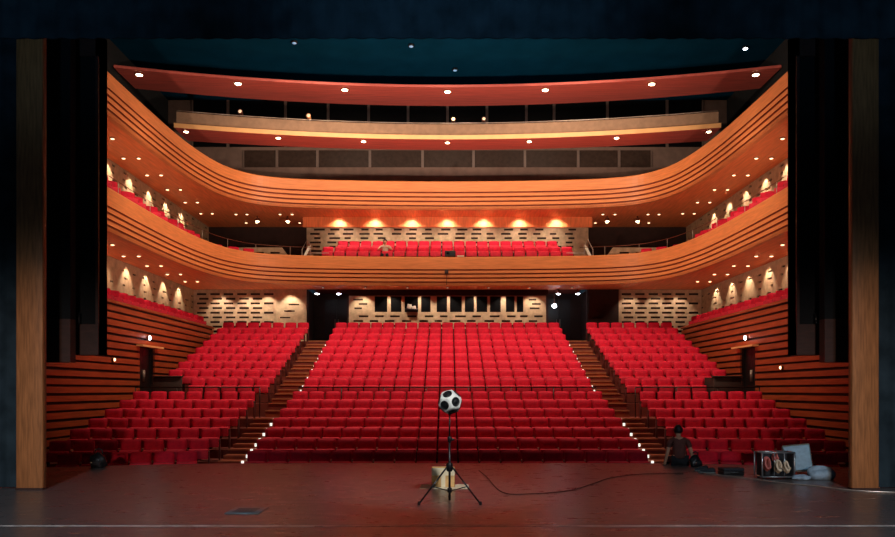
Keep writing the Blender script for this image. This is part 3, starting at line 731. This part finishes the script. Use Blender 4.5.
# ------------------------------------------------------------------ people
def skin_obj(name, chains, m, parent, root=0, lv=1):
    """chains: list of lists of (x,y,z,r); coincident first points weld to existing vertices"""
    vs = []; es = []; rs = []
    def idx(p):
        for i, v in enumerate(vs):
            if (Vector(v)-Vector(p[:3])).length < 1e-5: return i
        vs.append(p[:3]); rs.append(p[3] if isinstance(p[3], tuple) else (p[3],p[3])); return len(vs)-1
    for ch in chains:
        ids = [idx(p) for p in ch]
        es += list(zip(ids[:-1], ids[1:]))
    me = bpy.data.meshes.new(name); me.from_pydata(vs, es, [])
    me.materials.append(m)
    o = bpy.data.objects.new(name, me); C.objects.link(o); o.parent = parent
    k = o.modifiers.new('skin','SKIN'); k.use_smooth_shade = True
    for i, r in enumerate(rs): me.skin_vertices[0].data[i].radius = r
    me.skin_vertices[0].data[root].use_root = True
    s = o.modifiers.new('sub','SUBSURF'); s.levels = lv; s.render_levels = lv
    return o
def hand(w, d, side):
    """palm and five fingers from wrist w pointing along d (unit), palm down"""
    w = Vector(w); d = Vector(d).normalized(); lat = d.cross(Vector((0,0,1))).normalized(); dn = lat.cross(d)
    if dn.z > 0: dn = -dn
    p = w+d*.085
    ch = [[(*w,.024),(*(w+d*.045),.030),(*p,.030)]]
    for k, (o, L) in enumerate(((-.027,.062),(-.009,.074),(.009,.080),(.027,.070))):
        a = p+lat*o*side+d*.018; b = a+d*L*.5+dn*.004; c = b+d*L*.4+dn*.014; e = c+d*L*.2+dn*.012
        ch.append([(*p,.030),(*a,.0095),(*b,.009),(*c,.008),(*e,.007)])
    a = w+d*.035+lat*.032*side; b = a+d*.03+lat*.022*side; c = b+d*.028+lat*.006*side
    ch.append([(*(w+d*.045),.030),(*a,.012),(*b,.0105),(*c,.009)])
    return ch
def person(loc, rz, label, shirt, sh_name, armpose):
    """seated facing local -y; hips at z=.10 above the seat plane"""
    t = thing('person', label, 'person', loc, rz)
    H = .10
    hip = (0,.02,H,(.15,.11)); w = (0,.03,H+.14,(.13,.09)); ch_ = (0,.02,H+.32,(.155,.10)); sh = (0,.0,H+.44,(.12,.075))
    nk = (0,-.02,H+.50,.055); hb = (0,-.045,H+.56,(.066,.07)); hm = (0,-.05,H+.63,(.076,.092)); ht = (0,-.045,H+.70,(.06,.075))
    chains = [[hip,w,ch_,sh,nk,hb,hm,ht]]
    chains.append([hm,(0,-.148,H+.618,.016)])
    for s in (-1,1): chains.append([hm,(s*.082,-.035,H+.625,.016)])
    trou = [[hip]]; trou = []
    shc = [[(0,.02,H+.02,(.165,.125)),(0,.03,H+.14,(.145,.105)),(0,.02,H+.32,(.168,.112)),(0,.0,H+.445,(.125,.08))]]
    for s in (-1,1):
        hipj = (s*.09,-.02,H,.085); knee = (s*.12,-.44,H-.01,.06); ank = (s*.12,-.43,H-.42,.042); toe = (s*.13,-.56,H-.475,.035)
        chains.append([hip,hipj,knee,(s*.12,-.46,H-.14,.058),ank,toe])
        trou.append([(0,.02,H,(.155,.115)),(s*.09,-.02,H,.098),(s*.12,-.44,H,.073),(s*.12,-.46,H-.14,.068),(s*.12,-.43,H-.38,.055)])
        shd, elb, wr, hd = armpose(s, H)
        chains.append([sh,(*shd,.056),(*elb,.042),(*wr,.028)])
        chains += hand(wr, hd, s)
        mid = Vector(shd)*.35+Vector(elb)*.65
        shc.append([(0,.0,H+.445,(.125,.08)),(*shd,.068),(*mid,.060)])
    skin_obj('body', chains, M['skin'], t)
    skin_obj('trousers', trou, M['trouser'], t)
    skin_obj(sh_name, shc, shirt, t)
    bm = bmesh.new(); bmesh.ops.create_uvsphere(bm, u_segments=20, v_segments=14, radius=1)
    dl = [v for v in bm.verts if (v.co.y < -.35 and v.co.z < .45) or v.co.z < -.55]
    bmesh.ops.delete(bm, geom=dl, context='VERTS')
    for v in bm.verts: v.co = Vector((v.co.x*.092*(1+.04*sin(v.co.z*9+v.co.x*7)), v.co.y*.108-.035, v.co.z*.12+H+.645))
    hr = MB().frombm(bm,0,None,True).build('hair', M['hair'], t)
    so = hr.modifiers.new('thick','SOLIDIFY'); so.thickness = .012
    for s in (-1,1):
        MB().lathe([(.0105,-.004),(.010,.002),(.005,.006)],0,10,Matrix.Translation((s*.03,-.131,H+.642)) @ Matrix.Rotation(R(90),4,'X')).build('eye', M['hair'], t)
    MB().rbox(-.024,.024,-.135,-.124,H+.572,H+.580,.003,0,None,1).build('mouth', M['coil_p'], t)
    return t
def arms_down(s, H): return ((s*.185,.0,H+.42), (s*.26,.06,H+.16), (s*.30,.02,-.065+H*.0+.10), (s*.15,-.9,-.25))
person((4.92,16.6,0), pi, 'person seen from behind in a brown shirt, sitting on the stage edge', M['shirt'], 'shirt', arms_down)
def arms_fwd(s, H): return ((s*.185,.0,H+.42), (s*.32,-.10,H+.26), (s*.14,-.28,H+.34), (-s*.5,-.8,.0))
person((-2.84,35.55,7.27+.34), 0, 'dark-haired person in a white shirt seated among the balcony seats', M['wshirt'], 'shirt', arms_fwd)

# things on the balcony front and in the booth
t = thing('projector', 'dark projector standing on the lower balcony front at the centre', 'projector', (.12,34.68,7.5))
MB().rbox(-.24,.24,-.14,.2,.03,.28,.03,0,None,2).build('housing', M['blackp'], t); MB().lathe([(.07,0),(.07,.05),(.06,.06)],0,14,Matrix.Translation((-.1,-.13,.16)) @ Matrix.Rotation(R(90),4,'X')).build('lens', M['glass'], t)
for x in (-.18,.18): MB().box(x-.02,x+.02,-.08,.14,0,.03).build('foot', M['metal'], t)
tag(MB().rbox(.42,.74,34.55,34.75,7.505,7.56,.01,0,None,1).build('paper_stack', M['paper']), 'pale stack of papers on the balcony front beside the projector', 'papers')
t = thing('fascia_sensor', 'small dark box with hanging lead on the centre of the lower balcony front', 'box', (-.04,34.48,6.72))
MB().rbox(-.08,.08,0,.09,0,.2,.015,0,None,2).build('box', M['brownp'], t); MB().tube([(0,.05,0),(.005,.05,-.25),(0,.05,-.46)],.012).build('lead', M['brownp'], t)
t = thing('control_desk', 'pale sound desk in the booth window of the rear wall', 'control desk', (-1.65,35.86,5.18))
MB().rbox(-.3,.3,-.02,.12,.02,.14,.02,0,Matrix.Rotation(R(25),4,'X'),2).build('desk', M['metal'], t)
MB().rbox(-.26,-.06,.0,.04,.14,.34,.01,0,Matrix.Rotation(R(12),4,'Y'),1).build('screen', M['white'], t)
MB().rbox(.04,.24,.0,.04,.12,.26,.01,0,Matrix.Rotation(R(-12),4,'Y'),1).build('screen', M['white'], t)
for x in (-.25,.25): MB().box(x-.03,x+.03,-.01,.13,0,.06).build('support', M['metal'], t)

# ------------------------------------------------------------------ light
def spot(name, loc, tgt, power, col, ang, blend=.6, r=.15):
    l = bpy.data.lights.new(name,'SPOT'); l.energy = power; l.color = lin(col); l.spot_size = R(ang); l.spot_blend = blend; l.shadow_soft_size = r
    o = bpy.data.objects.new(name, l); C.objects.link(o); o.location = loc
    o.rotation_euler = (Vector(tgt)-Vector(loc)).to_track_quat('-Z','Y').to_euler(); return o
WARM = (255,222,192); WASH = (255,230,205)
for x in (-7,-2.5,2.5,7):
    spot('house_spot', (x,23.3,15.0), (x*.85,27.8,.8), 1950, WARM, 72, .5, .25)
for x in (-5,0,5):
    spot('house_spot', (x,27.6,15.0), (x,33.5,7), 1000, WARM, 116, .8, .25)
for side in (-1,1):
    spot('cross_spot', (side*5,24.5,15.0), (-side*9.9,29,9), 2400, WARM, 80, .7, .2)
for side in (-1,1):                                       # wall washers over the galleries
    for q in range(7):
        y = 22.9+1.85*q
        spot('wall_washer', (side*11.40,y,6.20), (side*11.72,y,5.35), 72, WASH, 88, .55, .04)
        spot('wall_washer', (side*11.40,y+.3,9.55), (side*11.72,y+.3,8.7), 72, WASH, 88, .55, .04)
for x in (-5.0,-3.35,-1.65,0,1.68,3.35,5.05):
    spot('bulkhead_washer', (x,35.82,9.56), (x,36.12,9.2), 3.2, (255,200,160), 118, .9, .03)
    spot('balcony_wash', (x,35.7,9.5), (x,36.6,7.8), 90, WASH, 120, .8, .1)
    spot('balcony_wash', (x,37.2,9.5), (x,38.1,8.4), 45, WASH, 130, .8, .1)
for x in (-10.4,-9.2,-8.3,-7.2,-3.9,-2.6,-1.2,0,1.2,2.6,3.9,8.4,9.6,10.6):
    spot('rear_washer', (x,35.4,6.18), (x,36.0,4.7), 70 if abs(x) < 5 or x < 0 else 35, WASH, 90, .6, .05)
for side in (-1,1):                                       # stage work lights behind the camera
    spot('work_light', (side*3,-1,2.4), (side*6.75,12.5,1.4), 1700, (255,210,180), 20, .9, .1)
    spot('work_light', (side*4,1.0,8.5), (side*6,9.5,0), 3600, (204,220,234), 50, .9, .3)
spot('work_light', (1.5,4.5,6.6), (0,11.6,.9), 2600, (245,242,238), 24, .9, .2)
for x, p in ((-6.5,1700),(0,4600),(6.5,1700)): spot('added_curtain_fill', (x*.5,-1.0,1.0), (x,12.1,9.2 if x else 8.6), p, (125,175,215), 30, 1.0, .3)  # unseen blue spots added to lift the border curtain
for side in (-1,1):                                       # unseen lamps added behind the portal panels to brighten the balconies
    spot('added_balcony_fill', (side*6.9,15.2,3.2), (-side*9,29,11.0), 4600, (255,222,196), 46, .9, .2)
    spot('added_balcony_fill', (side*6.9,15.6,3.2), (-side*1.5,33,13.5), 5400, (255,222,200), 42, .9, .2)
    spot('added_balcony_fill', (side*6.9,15.9,3.4), (side*8.5,31,11.6), 1800, (255,222,196), 36, .9, .2)
for side in (-1,1): spot('added_gallery_fill', (side*6.9,15.2,3.6), (-side*11.1,27.5,4.7), 1700, WASH, 17, 1.0, .1)  # unseen spots added to brighten the side gallery seats
for x in (-8,0,8):                                        # unseen blue lamps added behind the stage header to tint the ceiling
    spot('added_ceiling_fill', (x,14.2,9.6), (x,29,15.3), 110, (80,160,215), 50, .8, .2)

W = bpy.data.worlds.new('world'); S.world = W; W.use_nodes = True
bg = W.node_tree.nodes['Background']; bg.inputs[0].default_value = (*lin((110,145,170)),1); bg.inputs[1].default_value = .05
vs = S.view_settings; vs.view_transform = 'Standard'; vs.look = 'None'; vs.exposure = .28; vs.gamma = 1; vs.use_curve_mapping = False
